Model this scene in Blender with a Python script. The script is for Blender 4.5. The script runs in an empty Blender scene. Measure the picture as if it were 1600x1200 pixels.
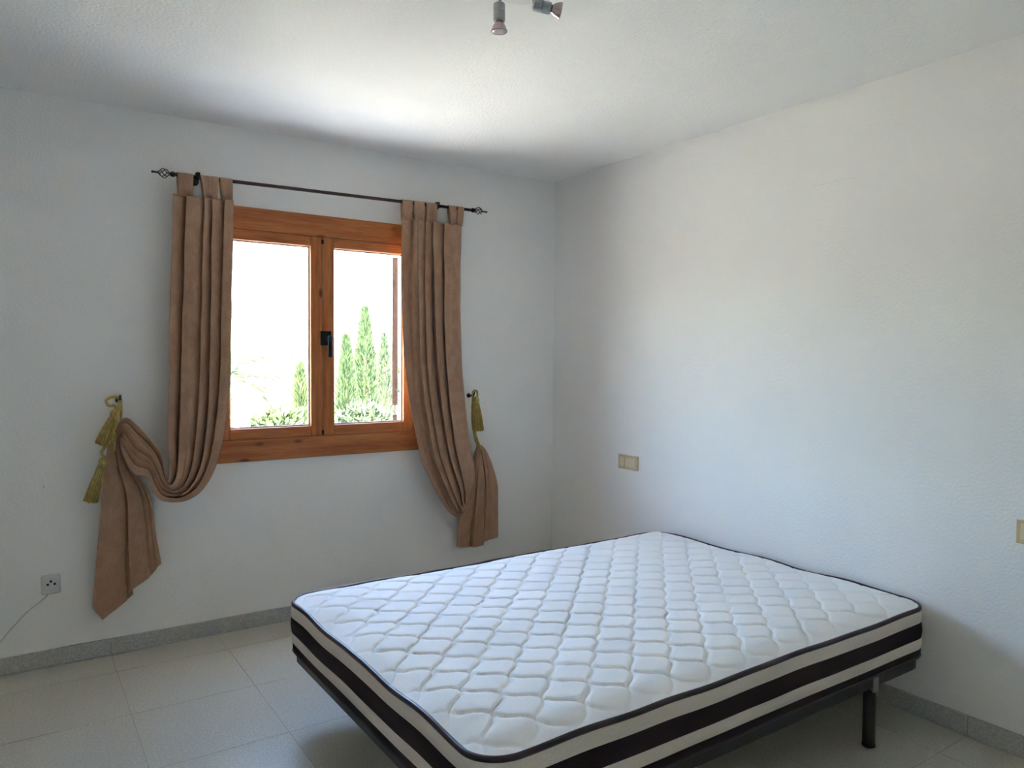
import bpy, bmesh, math, random
from mathutils import Vector, Matrix, noise

PI = math.pi
scene = bpy.context.scene
COL = scene.collection

# ------------------------------------------------------------------ camera
cam_data = bpy.data.cameras.new('camera')
cam_data.sensor_fit = 'HORIZONTAL'
cam_data.sensor_width = 36.0
cam_data.lens = 1159.9 / 1600 * 36.0
cam_data.clip_start = 0.05
cam_data.clip_end = 500
cam = bpy.data.objects.new('camera', cam_data)
COL.objects.link(cam)
YAW, PITCH, ROLL = -0.5934, -0.0352, 0.0066
cam_pos = Vector((-2.8976, -3.8234, 1.3764))
F = Vector((-math.sin(YAW) * math.cos(PITCH), math.cos(YAW) * math.cos(PITCH), math.sin(PITCH)))
R0 = Vector((math.cos(YAW), math.sin(YAW), 0))
U0 = R0.cross(F)
Rv = math.cos(ROLL) * R0 + math.sin(ROLL) * U0
Uv = -math.sin(ROLL) * R0 + math.cos(ROLL) * U0
m = Matrix.Identity(4)
for i in range(3):
    m[i][0] = Rv[i]; m[i][1] = Uv[i]; m[i][2] = -F[i]; m[i][3] = cam_pos[i]
cam.matrix_world = m
scene.camera = cam

# ------------------------------------------------------------------ sky, sun, exposure
SUN_ELEV = math.radians(53)
SUN_AZ = math.radians(28)          # the sun stands behind the house, a little to the left
world = bpy.data.worlds.new('world')
scene.world = world
world.use_nodes = True
wn = world.node_tree
wn.nodes.clear()
wo = wn.nodes.new('ShaderNodeOutputWorld')
wb = wn.nodes.new('ShaderNodeBackground')
sky = wn.nodes.new('ShaderNodeTexSky')
sky.sky_type = 'NISHITA'
sky.sun_disc = False
sky.sun_elevation = SUN_ELEV
sky.sun_rotation = PI + SUN_AZ
sky.air_density = 1.0
sky.dust_density = 3.0
sky.ozone_density = 1.0
wb.inputs['Strength'].default_value = 1.18
wn.links.new(sky.outputs[0], wb.inputs['Color'])
wn.links.new(wb.outputs[0], wo.inputs['Surface'])

sun_data = bpy.data.lights.new('sun', 'SUN')
sun_data.energy = 10.0
sun_data.angle = math.radians(0.53)
sun_data.color = (1.0, 0.92, 0.78)
sun = bpy.data.objects.new('sun', sun_data)
COL.objects.link(sun)
to_sun = Vector((-math.sin(SUN_AZ) * math.cos(SUN_ELEV), -math.cos(SUN_AZ) * math.cos(SUN_ELEV), math.sin(SUN_ELEV)))
sun.rotation_euler = to_sun.to_track_quat('Z', 'Y').to_euler()
sun.location = (0, 0, 12)

vs = scene.view_settings
vs.view_transform = 'Standard'
vs.look = 'None'
vs.exposure = 2.93
vs.gamma = 1.0
vs.use_curve_mapping = False
cy = scene.cycles
cy.max_bounces = 11
cy.diffuse_bounces = 8
cy.glossy_bounces = 4
cy.transparent_max_bounces = 16
cy.use_denoising = True
cy.caustics_reflective = False
cy.caustics_refractive = False

# ------------------------------------------------------------------ materials
def srgb(r, g, b):
    def f(c):
        c /= 255.0
        return c / 12.92 if c <= 0.04045 else ((c + 0.055) / 1.055) ** 2.4
    return (f(r), f(g), f(b), 1.0)


class Mat:
    def __init__(self, name, color=(0.8, 0.8, 0.8), rough=0.6, metal=0.0, spec=0.5):
        self.m = bpy.data.materials.new(name)
        self.m.use_nodes = True
        self.t = self.m.node_tree
        self.b = self.t.nodes['Principled BSDF']
        self.b.inputs['Base Color'].default_value = (*color[:3], 1)
        self.b.inputs['Roughness'].default_value = rough
        self.b.inputs['Metallic'].default_value = metal
        self.b.inputs['Specular IOR Level'].default_value = spec
        self._co = None

    def new(self, kind, **kw):
        n = self.t.nodes.new(kind)
        for k, v in kw.items():
            setattr(n, k, v)
        return n

    def link(self, a, b):
        self.t.links.new(a, b)

    def coords(self, scale=(1, 1, 1)):
        if self._co is None:
            self._co = self.new('ShaderNodeNewGeometry').outputs['Position']
        mp = self.new('ShaderNodeMapping')
        mp.inputs['Scale'].default_value = scale
        self.link(self._co, mp.inputs['Vector'])
        return mp.outputs[0]

    def noise(self, scale, detail=3, rough=0.5, stretch=(1, 1, 1)):
        n = self.new('ShaderNodeTexNoise')
        n.inputs['Scale'].default_value = scale
        n.inputs['Detail'].default_value = detail
        n.inputs['Roughness'].default_value = rough
        self.link(self.coords(stretch), n.inputs['Vector'])
        return n.outputs['Fac']

    def voronoi(self, scale, stretch=(1, 1, 1), feature='F1', out='Distance'):
        n = self.new('ShaderNodeTexVoronoi', feature=feature)
        n.inputs['Scale'].default_value = scale
        self.link(self.coords(stretch), n.inputs['Vector'])
        return n.outputs[out]

    def ramp(self, fac, stops):
        r = self.new('ShaderNodeValToRGB')
        e = r.color_ramp.elements
        while len(e) < len(stops):
            e.new(0.5)
        for i, (p, c) in enumerate(stops):
            e[i].position = p
            e[i].color = (*c[:3], 1) if not isinstance(c, float) else (c, c, c, 1)
        self.link(fac, r.inputs['Fac'])
        return r.outputs['Color']

    def mix(self, fac, a, b, mode='MIX'):
        n = self.new('ShaderNodeMix', data_type='RGBA', blend_type=mode)
        for idx, v in ((0, fac), (6, a), (7, b)):
            if isinstance(v, (int, float)):
                n.inputs[idx].default_value = v
            elif isinstance(v, (tuple, list)):
                n.inputs[idx].default_value = (*v[:3], 1)
            else:
                self.link(v, n.inputs[idx])
        return n.outputs[2]

    def color(self, c):
        self.link(c, self.b.inputs['Base Color'])

    def bump(self, h, strength=0.3, dist=0.002):
        n = self.new('ShaderNodeBump')
        n.inputs['Strength'].default_value = strength
        n.inputs['Distance'].default_value = dist
        self.link(h, n.inputs['Height'])
        self.link(n.outputs[0], self.b.inputs['Normal'])


def plaster(name, col, scale, strength, dist, scuffs=()):
    M = Mat(name, col, 0.75, spec=0.25)
    c = M.ramp(M.noise(1.3, 4, 0.6), [(0.3, tuple(x * 0.965 for x in col)), (0.7, col)])
    if scuffs:
        sep = M.new('ShaderNodeSeparateXYZ')
        M.link(M.new('ShaderNodeNewGeometry').outputs['Position'], sep.inputs[0])

        def mth(op, a, b):
            n = M.new('ShaderNodeMath', operation=op)
            for k, q in enumerate((a, b)):
                if isinstance(q, (int, float)):
                    n.inputs[k].default_value = q
                else:
                    M.link(q, n.inputs[k])
            return n.outputs[0]

        wob = M.noise(14, 3, 0.6)
        for (axis, along, lo, hi, z0, slope, wdt, dark) in scuffs:
            t = sep.outputs[along]
            inside = mth('MULTIPLY', mth('GREATER_THAN', t, lo), mth('LESS_THAN', t, hi))
            line = mth('ADD', mth('MULTIPLY', mth('SUBTRACT', t, lo), slope), z0)
            line = mth('ADD', line, mth('MULTIPLY', mth('SUBTRACT', wob, 0.5), 0.03))
            d = mth('ABSOLUTE', mth('SUBTRACT', sep.outputs[axis], line), 0)
            k = mth('MULTIPLY', mth('LESS_THAN', d, wdt), inside)
            c = M.mix(mth('MULTIPLY', k, dark), c, (0.25, 0.24, 0.22))
    M.color(c)
    M.bump(M.noise(scale, 2, 0.45), strength, dist)
    return M


# scuffs: hairline cracks and a pencil tick (across axis, along axis, from, to, start, slope, half width, strength)
M_WALL = plaster('wall_plaster', (0.87, 0.857, 0.83), 95, 0.35, 0.004,
                 [(2, 1, -2.06, -1.854, 2.128, 0.022, 0.0012, 0.16), (2, 1, -1.35, -1.10, 2.335, 0.05, 0.0010, 0.10),
                  (0, 2, 0.792, 0.808, -2.789, 0.2, 0.0012, 0.6)])
M_CEIL = plaster('ceiling_stipple', (0.87, 0.865, 0.845), 80, 0.55, 0.006)
M_OUT = plaster('outdoor_render', (0.82, 0.81, 0.78), 60, 0.3, 0.004)

# terrazzo
def terrazzo(name, base, dark, light, rough):
    M = Mat(name, base, rough, spec=0.5)
    big = M.ramp(M.noise(2.2, 3, 0.5), [(0.3, tuple(c * 0.93 for c in base)), (0.7, base)])
    chips = M.ramp(M.voronoi(170), [(0.10, 1.0), (0.26, 0.0)])
    n2 = M.ramp(M.noise(120, 2, 0.6), [(0.44, 0.0), (0.60, 1.0)])
    c1 = M.mix(n2, big, light)
    c2 = M.mix(chips, c1, dark)
    M.color(c2)
    return M


M_FLOOR = terrazzo('floor_terrazzo', (0.50, 0.475, 0.395), (0.36, 0.335, 0.27), (0.57, 0.55, 0.47), 0.34)
M_GROUT = Mat('floor_grout', (0.36, 0.335, 0.275), 0.7)
M_SKIRT = terrazzo('skirting_terrazzo', (0.42, 0.42, 0.395), (0.27, 0.27, 0.25), (0.52, 0.52, 0.49), 0.45)


def wood(name, stretch, base, dark, light):
    M = Mat(name, base, 0.42, spec=0.3)
    g = M.noise(6.0, 6, 0.62, stretch)
    c = M.ramp(g, [(0.30, dark), (0.50, base), (0.72, light)])
    fine = M.ramp(M.noise(34, 4, 0.6, stretch), [(0.35, 0.72), (0.65, 1.0)])
    c = M.mix(1.0, c, fine, 'MULTIPLY')
    ks = tuple(3.4 if s > 1 else 1.5 for s in stretch)
    k = M.ramp(M.voronoi(2.6, ks), [(0.05, 1.0), (0.13, 0.0)])
    c = M.mix(k, c, tuple(x * 0.35 for x in dark))
    M.color(c)
    return M


WB, WD, WL = (0.50, 0.165, 0.050), (0.36, 0.098, 0.028), (0.60, 0.235, 0.080)
M_WOODH = wood('pine_grain_horizontal', (0.35, 6, 6), WB, WD, WL)
M_WOODV = wood('pine_grain_vertical', (6, 6, 0.35), WB, WD, WL)
M_SHUT = wood('shutter_stain', (6, 6, 0.35), (0.050, 0.026, 0.017), (0.036, 0.018, 0.011), (0.060, 0.032, 0.020))

M_BLACKMETAL = Mat('blackened_iron', (0.035, 0.033, 0.034), 0.42, 0.6)
M_HANDLE = Mat('dark_handle', (0.018, 0.020, 0.028), 0.3, 0.5)
M_ROD = Mat('brown_iron_rod', (0.075, 0.045, 0.038), 0.42, 0.5)
M_BEAD = Mat('grey_glazing_gasket', (0.45, 0.44, 0.43), 0.5)

# curtain satin
M_CUR = Mat('curtain_satin', (0.33, 0.2, 0.11), 0.42, spec=0.45)
_d = M_CUR.ramp(M_CUR.noise(26, 4, 0.65, (1.0, 1.0, 0.6)), [(0.44, 0.0), (0.56, 1.0)])
_c = M_CUR.mix(_d, (0.39, 0.215, 0.125), (0.45, 0.260, 0.155))
_w = M_CUR.ramp(M_CUR.noise(420, 2, 0.5, (1, 1, 0.25)), [(0.3, 0.82), (0.7, 1.0)])
M_CUR.color(M_CUR.mix(1.0, _c, _w, 'MULTIPLY'))
M_CUR.b.inputs['Sheen Weight'].default_value = 0.25
M_CUR.b.inputs['Sheen Roughness'].default_value = 0.4
M_CUR.bump(M_CUR.noise(32, 4, 0.6), 0.35, 0.006)

M_GOLD = Mat('gold_cord', (0.50, 0.36, 0.10), 0.5, spec=0.5)
M_GOLD.color(M_GOLD.ramp(M_GOLD.noise(160, 3, 0.6, (1, 1, 0.25)), [(0.35, (0.30, 0.20, 0.045)), (0.65, (0.60, 0.45, 0.14))]))
M_GOLD.bump(M_GOLD.noise(260, 2, 0.5, (1, 1, 0.15)), 0.5, 0.003)

# mattress
M_QUILT = Mat('quilted_white_knit', (0.90, 0.90, 0.90), 0.85, spec=0.2)
M_QUILT.bump(M_QUILT.noise(330, 2, 0.6), 0.35, 0.0018)
M_BAND = Mat('border_light_fabric', (0.70, 0.665, 0.63), 0.8, spec=0.2)
M_BAND.color(M_BAND.ramp(M_BAND.noise(300, 2, 0.5), [(0.3, (0.66, 0.58, 0.50)), (0.7, (0.78, 0.69, 0.60))]))
M_DARK = Mat('border_dark_mesh', (0.012, 0.006, 0.009), 0.8, spec=0.25)
M_DARK.color(M_DARK.ramp(M_DARK.voronoi(420), [(0.2, (0.008, 0.004, 0.006)), (0.6, (0.022, 0.010, 0.014))]))
M_PIPE = Mat('dark_piping', (0.030, 0.014, 0.022), 0.42, spec=0.45)
M_BASE = Mat('black_bed_paint', (0.022, 0.023, 0.024), 0.4, 0.2)
M_BRACK = Mat('grey_bracket', (0.30, 0.31, 0.31), 0.45, 0.4)
M_RUBBER = Mat('rubber_foot', (0.015, 0.015, 0.016), 0.7)

M_WPLAST = Mat('white_plastic', (0.66, 0.66, 0.64), 0.35)
M_CREAM = Mat('cream_plastic', (0.60, 0.47, 0.27), 0.38)
M_CREAM2 = Mat('pale_cream_plastic', (0.68, 0.58, 0.40), 0.38)
M_HOLE = Mat('dark_hole', (0.02, 0.02, 0.02), 0.8)
M_CABLE = Mat('white_cable', (0.58, 0.56, 0.50), 0.5)
M_CHROME = Mat('satin_chrome', (0.42, 0.42, 0.43), 0.28, 1.0)
M_LAMPBASE = Mat('lamp_base_white', (0.75, 0.75, 0.73), 0.4)
M_BULB = Mat('dichroic_bulb', (0.62, 0.47, 0.47), 0.12, 0.75)
M_BULBGLASS = Mat('bulb_face', (0.75, 0.62, 0.62), 0.08, 0.3)

# window glass: clear pane with its own fresnel reflection
M_GLASS = Mat('window_glass')
_t = M_GLASS.t
_t.nodes.remove(M_GLASS.b)
_tr = _t.nodes.new('ShaderNodeBsdfTransparent')
_tr.inputs[0].default_value = (0.97, 0.985, 0.975, 1)
_gl = _t.nodes.new('ShaderNodeBsdfGlossy')
_gl.inputs['Roughness'].default_value = 0.02
_fr = _t.nodes.new('ShaderNodeFresnel')
_fr.inputs['IOR'].default_value = 1.45
_mx = _t.nodes.new('ShaderNodeMixShader')
_geo = _t.nodes.new('ShaderNodeNewGeometry')
_inv = _t.nodes.new('ShaderNodeMath')
_inv.operation = 'SUBTRACT'
_inv.inputs[0].default_value = 1.0
_t.links.new(_geo.outputs['Backfacing'], _inv.inputs[1])
_mul = _t.nodes.new('ShaderNodeMath')
_mul.operation = 'MULTIPLY'
_t.links.new(_fr.outputs[0], _mul.inputs[0])
_t.links.new(_inv.outputs[0], _mul.inputs[1])
_t.links.new(_mul.outputs[0], _mx.inputs[0])
_t.links.new(_tr.outputs[0], _mx.inputs[1])
_t.links.new(_gl.outputs[0], _mx.inputs[2])
_t.links.new(_mx.outputs[0], _t.nodes['Material Output'].inputs['Surface'])

# outdoors
M_GROUND = Mat('sunlit_gravel', (0.5, 0.46, 0.38), 0.9, spec=0.1)
M_GROUND.color(M_GROUND.ramp(M_GROUND.noise(0.5, 5, 0.6), [(0.35, (0.34, 0.32, 0.25)), (0.65, (0.46, 0.43, 0.35))]))
M_BOUNCE = Mat('pale_bounce_slab', (0.82, 0.79, 0.70), 0.8, spec=0.2)  # pale stone for the unseen slab that bounces sunlight indoors
M_BOUNCE.color(M_BOUNCE.ramp(M_BOUNCE.noise(3, 4, 0.6), [(0.3, (0.44, 0.42, 0.37)), (0.7, (0.52, 0.50, 0.445))]))
M_HILL = Mat('hill_scrub', (0.2, 0.24, 0.14), 0.95, spec=0.1)
M_HILL.color(M_HILL.ramp(M_HILL.noise(0.12, 5, 0.7), [(0.35, (0.12, 0.16, 0.08)), (0.65, (0.30, 0.29, 0.20))]))


def leafmat(name, a, b):
    M = Mat(name, a, 0.6, spec=0.3)
    M.color(M.ramp(M.noise(7, 3, 0.6), [(0.35, a), (0.65, b)]))
    return M


M_CYP = leafmat('cypress_leaf', (0.017, 0.034, 0.013), (0.038, 0.060, 0.021))
M_BUSH = leafmat('bush_leaf', (0.024, 0.042, 0.014), (0.054, 0.074, 0.026))
M_PINE = leafmat('olive_leaf', (0.028, 0.046, 0.024), (0.056, 0.072, 0.036))
M_PALM = leafmat('palm_leaf', (0.030, 0.052, 0.018), (0.058, 0.078, 0.030))
M_BARK = Mat('bark', (0.12, 0.085, 0.055), 0.9, spec=0.1)
M_ROOF = Mat('roof_tile', (0.50, 0.40, 0.32), 0.8)

# ------------------------------------------------------------------ mesh helpers
def mesh_obj(name, verts, faces, mat, parent=None, smooth=False, local=False):
    off = Vector((0, 0, 0))
    if parent is not None and not local:
        q = parent
        while q is not None:
            off += q.location
            q = q.parent
    me = bpy.data.meshes.new(name)
    me.from_pydata([tuple(Vector(v) - off) for v in verts], [], faces)
    me.materials.append(mat.m if isinstance(mat, Mat) else mat)
    me.validate()
    bm = bmesh.new()
    bm.from_mesh(me)
    bmesh.ops.recalc_face_normals(bm, faces=bm.faces)
    bm.to_mesh(me)
    bm.free()
    if smooth:
        for p in me.polygons:
            p.use_smooth = True
    o = bpy.data.objects.new(name, me)
    COL.objects.link(o)
    if parent is not None:
        o.parent = parent
    return o


class MB:
    def __init__(self):
        self.v, self.f = [], []

    def add(self, v, f):
        n = len(self.v)
        self.v += [tuple(p) for p in v]
        self.f += [tuple(i + n for i in q) for q in f]
        return self

    def box(self, x0, x1, y0, y1, z0, z1, bev=0.0, seg=2):
        if bev <= 0:
            v = [(x, y, z) for x in (x0, x1) for y in (y0, y1) for z in (z0, z1)]
            f = [(0, 1, 3, 2), (4, 6, 7, 5), (0, 4, 5, 1), (2, 3, 7, 6), (0, 2, 6, 4), (1, 5, 7, 3)]
            return self.add(v, f)
        bm = bmesh.new()
        bmesh.ops.create_cube(bm, size=1)
        for q in bm.verts:
            q.co = Vector(((x0 + x1) / 2 + q.co.x * (x1 - x0), (y0 + y1) / 2 + q.co.y * (y1 - y0), (z0 + z1) / 2 + q.co.z * (z1 - z0)))
        bmesh.ops.bevel(bm, geom=bm.edges[:], offset=bev, segments=seg, affect='EDGES', profile=0.5)
        bm.verts.index_update()
        self.add([q.co[:] for q in bm.verts], [[q.index for q in fc.verts] for fc in bm.faces])
        bm.free()
        return self

    def tube(self, path, r, n=10, cap=True):
        P = [Vector(p) for p in path]
        rr = r if isinstance(r, (list, tuple)) else [r] * len(P)
        up = None
        rings = []
        for i, p in enumerate(P):
            t = (P[min(i + 1, len(P) - 1)] - P[max(i - 1, 0)]).normalized()
            if up is None:
                up = t.orthogonal().normalized()
            up = (up - t * up.dot(t))
            up = up.normalized() if up.length > 1e-6 else t.orthogonal().normalized()
            s = t.cross(up)
            rings.append([p + rr[i] * (math.cos(2 * PI * k / n) * up + math.sin(2 * PI * k / n) * s) for k in range(n)])
        v = [q for ring in rings for q in ring]
        f = []
        for i in range(len(P) - 1):
            for k in range(n):
                a, b = i * n + k, i * n + (k + 1) % n
                f.append((a, b, b + n, a + n))
        if cap:
            f.append(tuple(range(n))[::-1])
            f.append(tuple((len(P) - 1) * n + k for k in range(n)))
        return self.add(v, f)

    def lathe(self, origin, axis, prof, n=20):
        o, a = Vector(origin), Vector(axis).normalized()
        u = a.orthogonal().normalized()
        w = a.cross(u)
        v, f = [], []
        for (r, h) in prof:
            for k in range(n):
                v.append(o + a * h + r * (math.cos(2 * PI * k / n) * u + math.sin(2 * PI * k / n) * w))
        for i in range(len(prof) - 1):
            for k in range(n):
                p, q = i * n + k, i * n + (k + 1) % n
                f.append((p, q, q + n, p + n))
        f.append(tuple(range(n))[::-1])
        f.append(tuple((len(prof) - 1) * n + k for k in range(n)))
        return self.add(v, f)

    def build(self, name, mat, parent=None, smooth=False, local=False):
        return mesh_obj(name, self.v, self.f, mat, parent, smooth, local)


def empty(name, loc=(0, 0, 0), rz=0.0):
    o = bpy.data.objects.new(name, None)
    o.empty_display_size = 0.1
    o.location = loc
    o.rotation_euler = (0, 0, rz)
    COL.objects.link(o)
    return o


def tag(o, label, cat, group=None):
    o['label'] = label
    o['category'] = cat
    if group:
        o['group'] = group
    return o


def structure(o, label=None):
    o['kind'] = 'structure'
    if label:
        o['label'] = label
    return o


def smooth_by_angle(o, deg=35):
    me = o.data
    for p in me.polygons:
        p.use_smooth = True
    try:
        me.set_sharp_from_angle(angle=math.radians(deg))
    except Exception:
        pass


def catmull(pts, t):
    n = len(pts) - 1
    i = min(int(t), n - 1)
    f = t - i
    p0, p1, p2, p3 = pts[max(i - 1, 0)], pts[i], pts[i + 1], pts[min(i + 2, n)]
    out = []
    for a, b, c, d in zip(p0, p1, p2, p3):
        out.append(0.5 * (2 * b + (c - a) * f + (2 * a - 5 * b + 4 * c - d) * f * f + (3 * b - a - 3 * c + d) * f ** 3))
    return out


# ------------------------------------------------------------------ room shell
H = 2.5
XL, YF = -3.65, -4.75           # left wall and the wall behind the camera
TW = 0.20                       # outer wall thickness
OX0, OX1, OZ0, OZ1 = -2.085, -0.985, 0.905, 2.06    # window opening


def wall_with_hole(x0, x1, y0, y1, z0, z1, hx0, hx1, hz0, hz1):
    xs, zs = [x0, hx0, hx1, x1], [z0, hz0, hz1, z1]
    v, f = [], []
    for y in (y0, y1):
        for z in zs:
            for x in xs:
                v.append((x, y, z))
    idx = lambda s, i, j: s * 16 + j * 4 + i
    for s in (0, 1):
        for j in range(3):
            for i in range(3):
                if i == 1 and j == 1:
                    continue
                f.append((idx(s, i, j), idx(s, i + 1, j), idx(s, i + 1, j + 1), idx(s, i, j + 1)))
    for i in range(3):
        f.append((idx(0, i, 0), idx(0, i + 1, 0), idx(1, i + 1, 0), idx(1, i, 0)))
        f.append((idx(0, i, 3), idx(0, i + 1, 3), idx(1, i + 1, 3), idx(1, i, 3)))
        f.append((idx(0, 0, i), idx(0, 0, i + 1), idx(1, 0, i + 1), idx(1, 0, i)))
        f.append((idx(0, 3, i), idx(0, 3, i + 1), idx(1, 3, i + 1), idx(1, 3, i)))
    f.append((idx(0, 1, 1), idx(0, 2, 1), idx(1, 2, 1), idx(1, 1, 1)))
    f.append((idx(0, 1, 2), idx(0, 2, 2), idx(1, 2, 2), idx(1, 1, 2)))
    f.append((idx(0, 1, 1), idx(0, 1, 2), idx(1, 1, 2), idx(1, 1, 1)))
    f.append((idx(0, 2, 1), idx(0, 2, 2), idx(1, 2, 2), idx(1, 2, 1)))
    return v, f


v, f = wall_with_hole(XL - 0.15, 0.15, 0, TW, -0.15, H + 0.2, OX0, OX1, OZ0, OZ1)
structure(mesh_obj('wall_back', v, f, M_WALL))
structure(MB().box(0, 0.15, YF, 0, -0.15, H + 0.2).build('wall_right', M_WALL))
structure(MB().box(XL - 0.15, XL, YF, 0, -0.15, H + 0.2).build('wall_left', M_WALL))
structure(MB().box(XL - 0.15, 0.15, YF - 0.15, YF, -0.15, H + 0.2).build('wall_front', M_WALL))
structure(MB().box(XL, 0, YF, 0, H, H + 0.2).build('ceiling', M_CEIL))

# unseen house mass: storey below, east rooms, roof; added to shade the ground
structure(MB().box(0.16, 8, -9, TW, -3.2, 2.9).build('wall_house_east', M_OUT))
structure(MB().box(XL - 0.16, 0.16, -9, TW, -3.2, -0.2).build('wall_house_below', M_OUT))
structure(MB().box(XL - 0.3, 8.3, -9.3, TW + 0.12, 2.9, 3.1).build('roof_slab', M_OUT))

# floor: grout bed and terrazzo tiles
floor = structure(MB().box(XL, 0, YF, 0, -0.15, -0.0015).build('floor', M_GROUT))
TS, GAP = 0.4635, 0.0018
xs = [0.0]
x = -0.218
while x > XL:
    xs.append(x); x -= TS
xs.append(XL)
ys = [0.0]
y = -0.226
while y > YF:
    ys.append(y); y -= TS
ys.append(YF)
tile_cache = {}
for i in range(len(xs) - 1):
    for j in range(len(ys) - 1):
        w, d = round(xs[i] - xs[i + 1], 4), round(ys[j] - ys[j + 1], 4)
        if w < 0.02 or d < 0.02:
            continue
        key = (w, d)
        if key not in tile_cache:
            b = MB().box(-w / 2 + GAP / 2, w / 2 - GAP / 2, -d / 2 + GAP / 2, d / 2 - GAP / 2, -0.012, 0.0, 0.0005, 1)
            o = b.build('tile', M_FLOOR, floor, local=True)
            tile_cache[key] = o.data
        else:
            o = bpy.data.objects.new('tile', tile_cache[key])
            COL.objects.link(o)
            o.parent = floor
        o.location = ((xs[i] + xs[i + 1]) / 2, (ys[j] + ys[j + 1]) / 2, 0)

# terrazzo skirting
def skirting(name, horizontal, a, b):
    root = structure(empty(name))
    p = b
    first = -0.218 if horizontal else -0.226
    cuts = [b]
    q = first
    while q > a + 0.03:
        cuts.append(q); q -= TS
    cuts.append(a)
    for k in range(len(cuts) - 1):
        c1, c0 = cuts[k] - 0.0006, cuts[k + 1] + 0.0006
        mb = MB()
        if name == 'baseboard_back':
            mb.box(c0, c1, -0.011, -0.0005, 0.0005, 0.0765, 0.0015, 1)
        elif name == 'baseboard_right':
            mb.box(-0.011, -0.0005, c0, c1, 0.0005, 0.0765, 0.0015, 1)
        elif name == 'baseboard_left':
            mb.box(XL + 0.0005, XL + 0.011, c0, c1, 0.0005, 0.0765, 0.0015, 1)
        else:
            mb.box(c0, c1, YF + 0.0005, YF + 0.011, 0.0005, 0.0765, 0.0015, 1)
        mb.build('skirting_tile', M_SKIRT, root)


skirting('baseboard_back', True, XL + 0.012, -0.0005)
skirting('baseboard_right', False, YF + 0.012, -0.012)
skirting('baseboard_left', False, YF + 0.012, -0.012)
skirting('baseboard_front', True, XL + 0.012, -0.012)

# ------------------------------------------------------------------ window
win = structure(empty('window_1', (-1.534, 0, 0.848)))
FX0, FX1, FZ0, FZ1 = -2.150, -0.918, 0.848, 2.115     # outer edge of the wooden frame
SX0, SX1, SZ0, SZ1 = -2.066, -1.002, 0.958, 2.004     # outer edge of the two sashes
MX = -1.534
YA, YB = -0.018, 0.055
MB().box(FX0, FX1, YA, -0.0008, FZ0, SZ0 - 0.001, 0.003).build('frame_board', M_WOODH, win)
MB().box(FX0, FX1, YA, -0.0008, SZ1 + 0.001, FZ1, 0.003).build('frame_board', M_WOODH, win)
MB().box(FX0, SX0 - 0.001, YA, -0.0008, SZ0 + 0.0, SZ1 - 0.0, 0.003).build('frame_board', M_WOODV, win)
MB().box(SX1 + 0.001, FX1, YA, -0.0008, SZ0 + 0.0, SZ1 - 0.0, 0.003).build('frame_board', M_WOODV, win)
# the part of the frame that stands inside the opening
fi = MB()
fi.box(OX0 + 0.001, SX0 - 0.001, 0.0, YB, OZ0 + 0.001, OZ1 - 0.001)
fi.box(SX1 + 0.001, OX1 - 0.001, 0.0, YB, OZ0 + 0.001, OZ1 - 0.001)
fi.box(SX0 - 0.001, SX1 + 0.001, 0.0, YB, OZ0 + 0.001, SZ0 - 0.001)
fi.box(SX0 - 0.001, SX1 + 0.001, 0.0, YB, SZ1 + 0.001, OZ1 - 0.001)
fi.build('frame_lining', M_WOODV, win)

for side in (-1, 1):
    if side < 0:
        a, b = SX0, MX - 0.0012
        g0, g1 = -2.004, -1.597
    else:
        a, b = MX + 0.0012, SX1
        g0, g1 = -1.469, -1.064
    gz0, gz1 = 1.013, 1.951
    root = MB().box(a, g0, -0.012, 0.045, SZ0, SZ1, 0.004).build('sash', M_WOODV, win)
    MB().box(g1, b, -0.012, 0.045, SZ0, SZ1, 0.004).build('stile', M_WOODV, root)
    MB().box(g0, g1, -0.0115, 0.045, SZ0, gz0, 0.004).build('rail', M_WOODH, root)
    MB().box(g0, g1, -0.0115, 0.045, gz1, SZ1, 0.004).build('rail', M_WOODH, root)
    MB().box(g0 - 0.004, g1 + 0.004, 0.016, 0.020, gz0 - 0.004, gz1 + 0.004).build('pane', M_GLASS, root)
    t = 0.007
    bd = MB()
    bd.box(g0, g0 + t, 0.010, 0.0155, gz0, gz1)
    bd.box(g1 - t, g1, 0.010, 0.0155, gz0, gz1)
    bd.box(g0 + t, g1 - t, 0.010, 0.0155, gz0, gz0 + t)
    bd.box(g0 + t, g1 - t, 0.010, 0.0155, gz1 - t, gz1)
    bd.build('gasket', M_BEAD, root)
    if side > 0:
        hd = MB()
        hd.box(-1.547, -1.490, -0.024, -0.0125, 1.436, 1.512, 0.003)
        hd.lathe((-1.506, -0.024, 1.470), (0, -1, 0), [(0.013, 0), (0.013, 0.012), (0.010, 0.024)], 16)
        hd.box(-1.519, -1.494, -0.056, -0.044, 1.372, 1.486, 0.005)
        smooth_by_angle(hd.build('handle', M_HANDLE, root))
        for zz in (SZ0 + 0.018, SZ1 - 0.026):
            MB().box(-1.541, -1.527, -0.0165, -0.0125, zz - 0.011, zz + 0.011, 0.0015, 1).build('latch', M_HANDLE, root)

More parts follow.
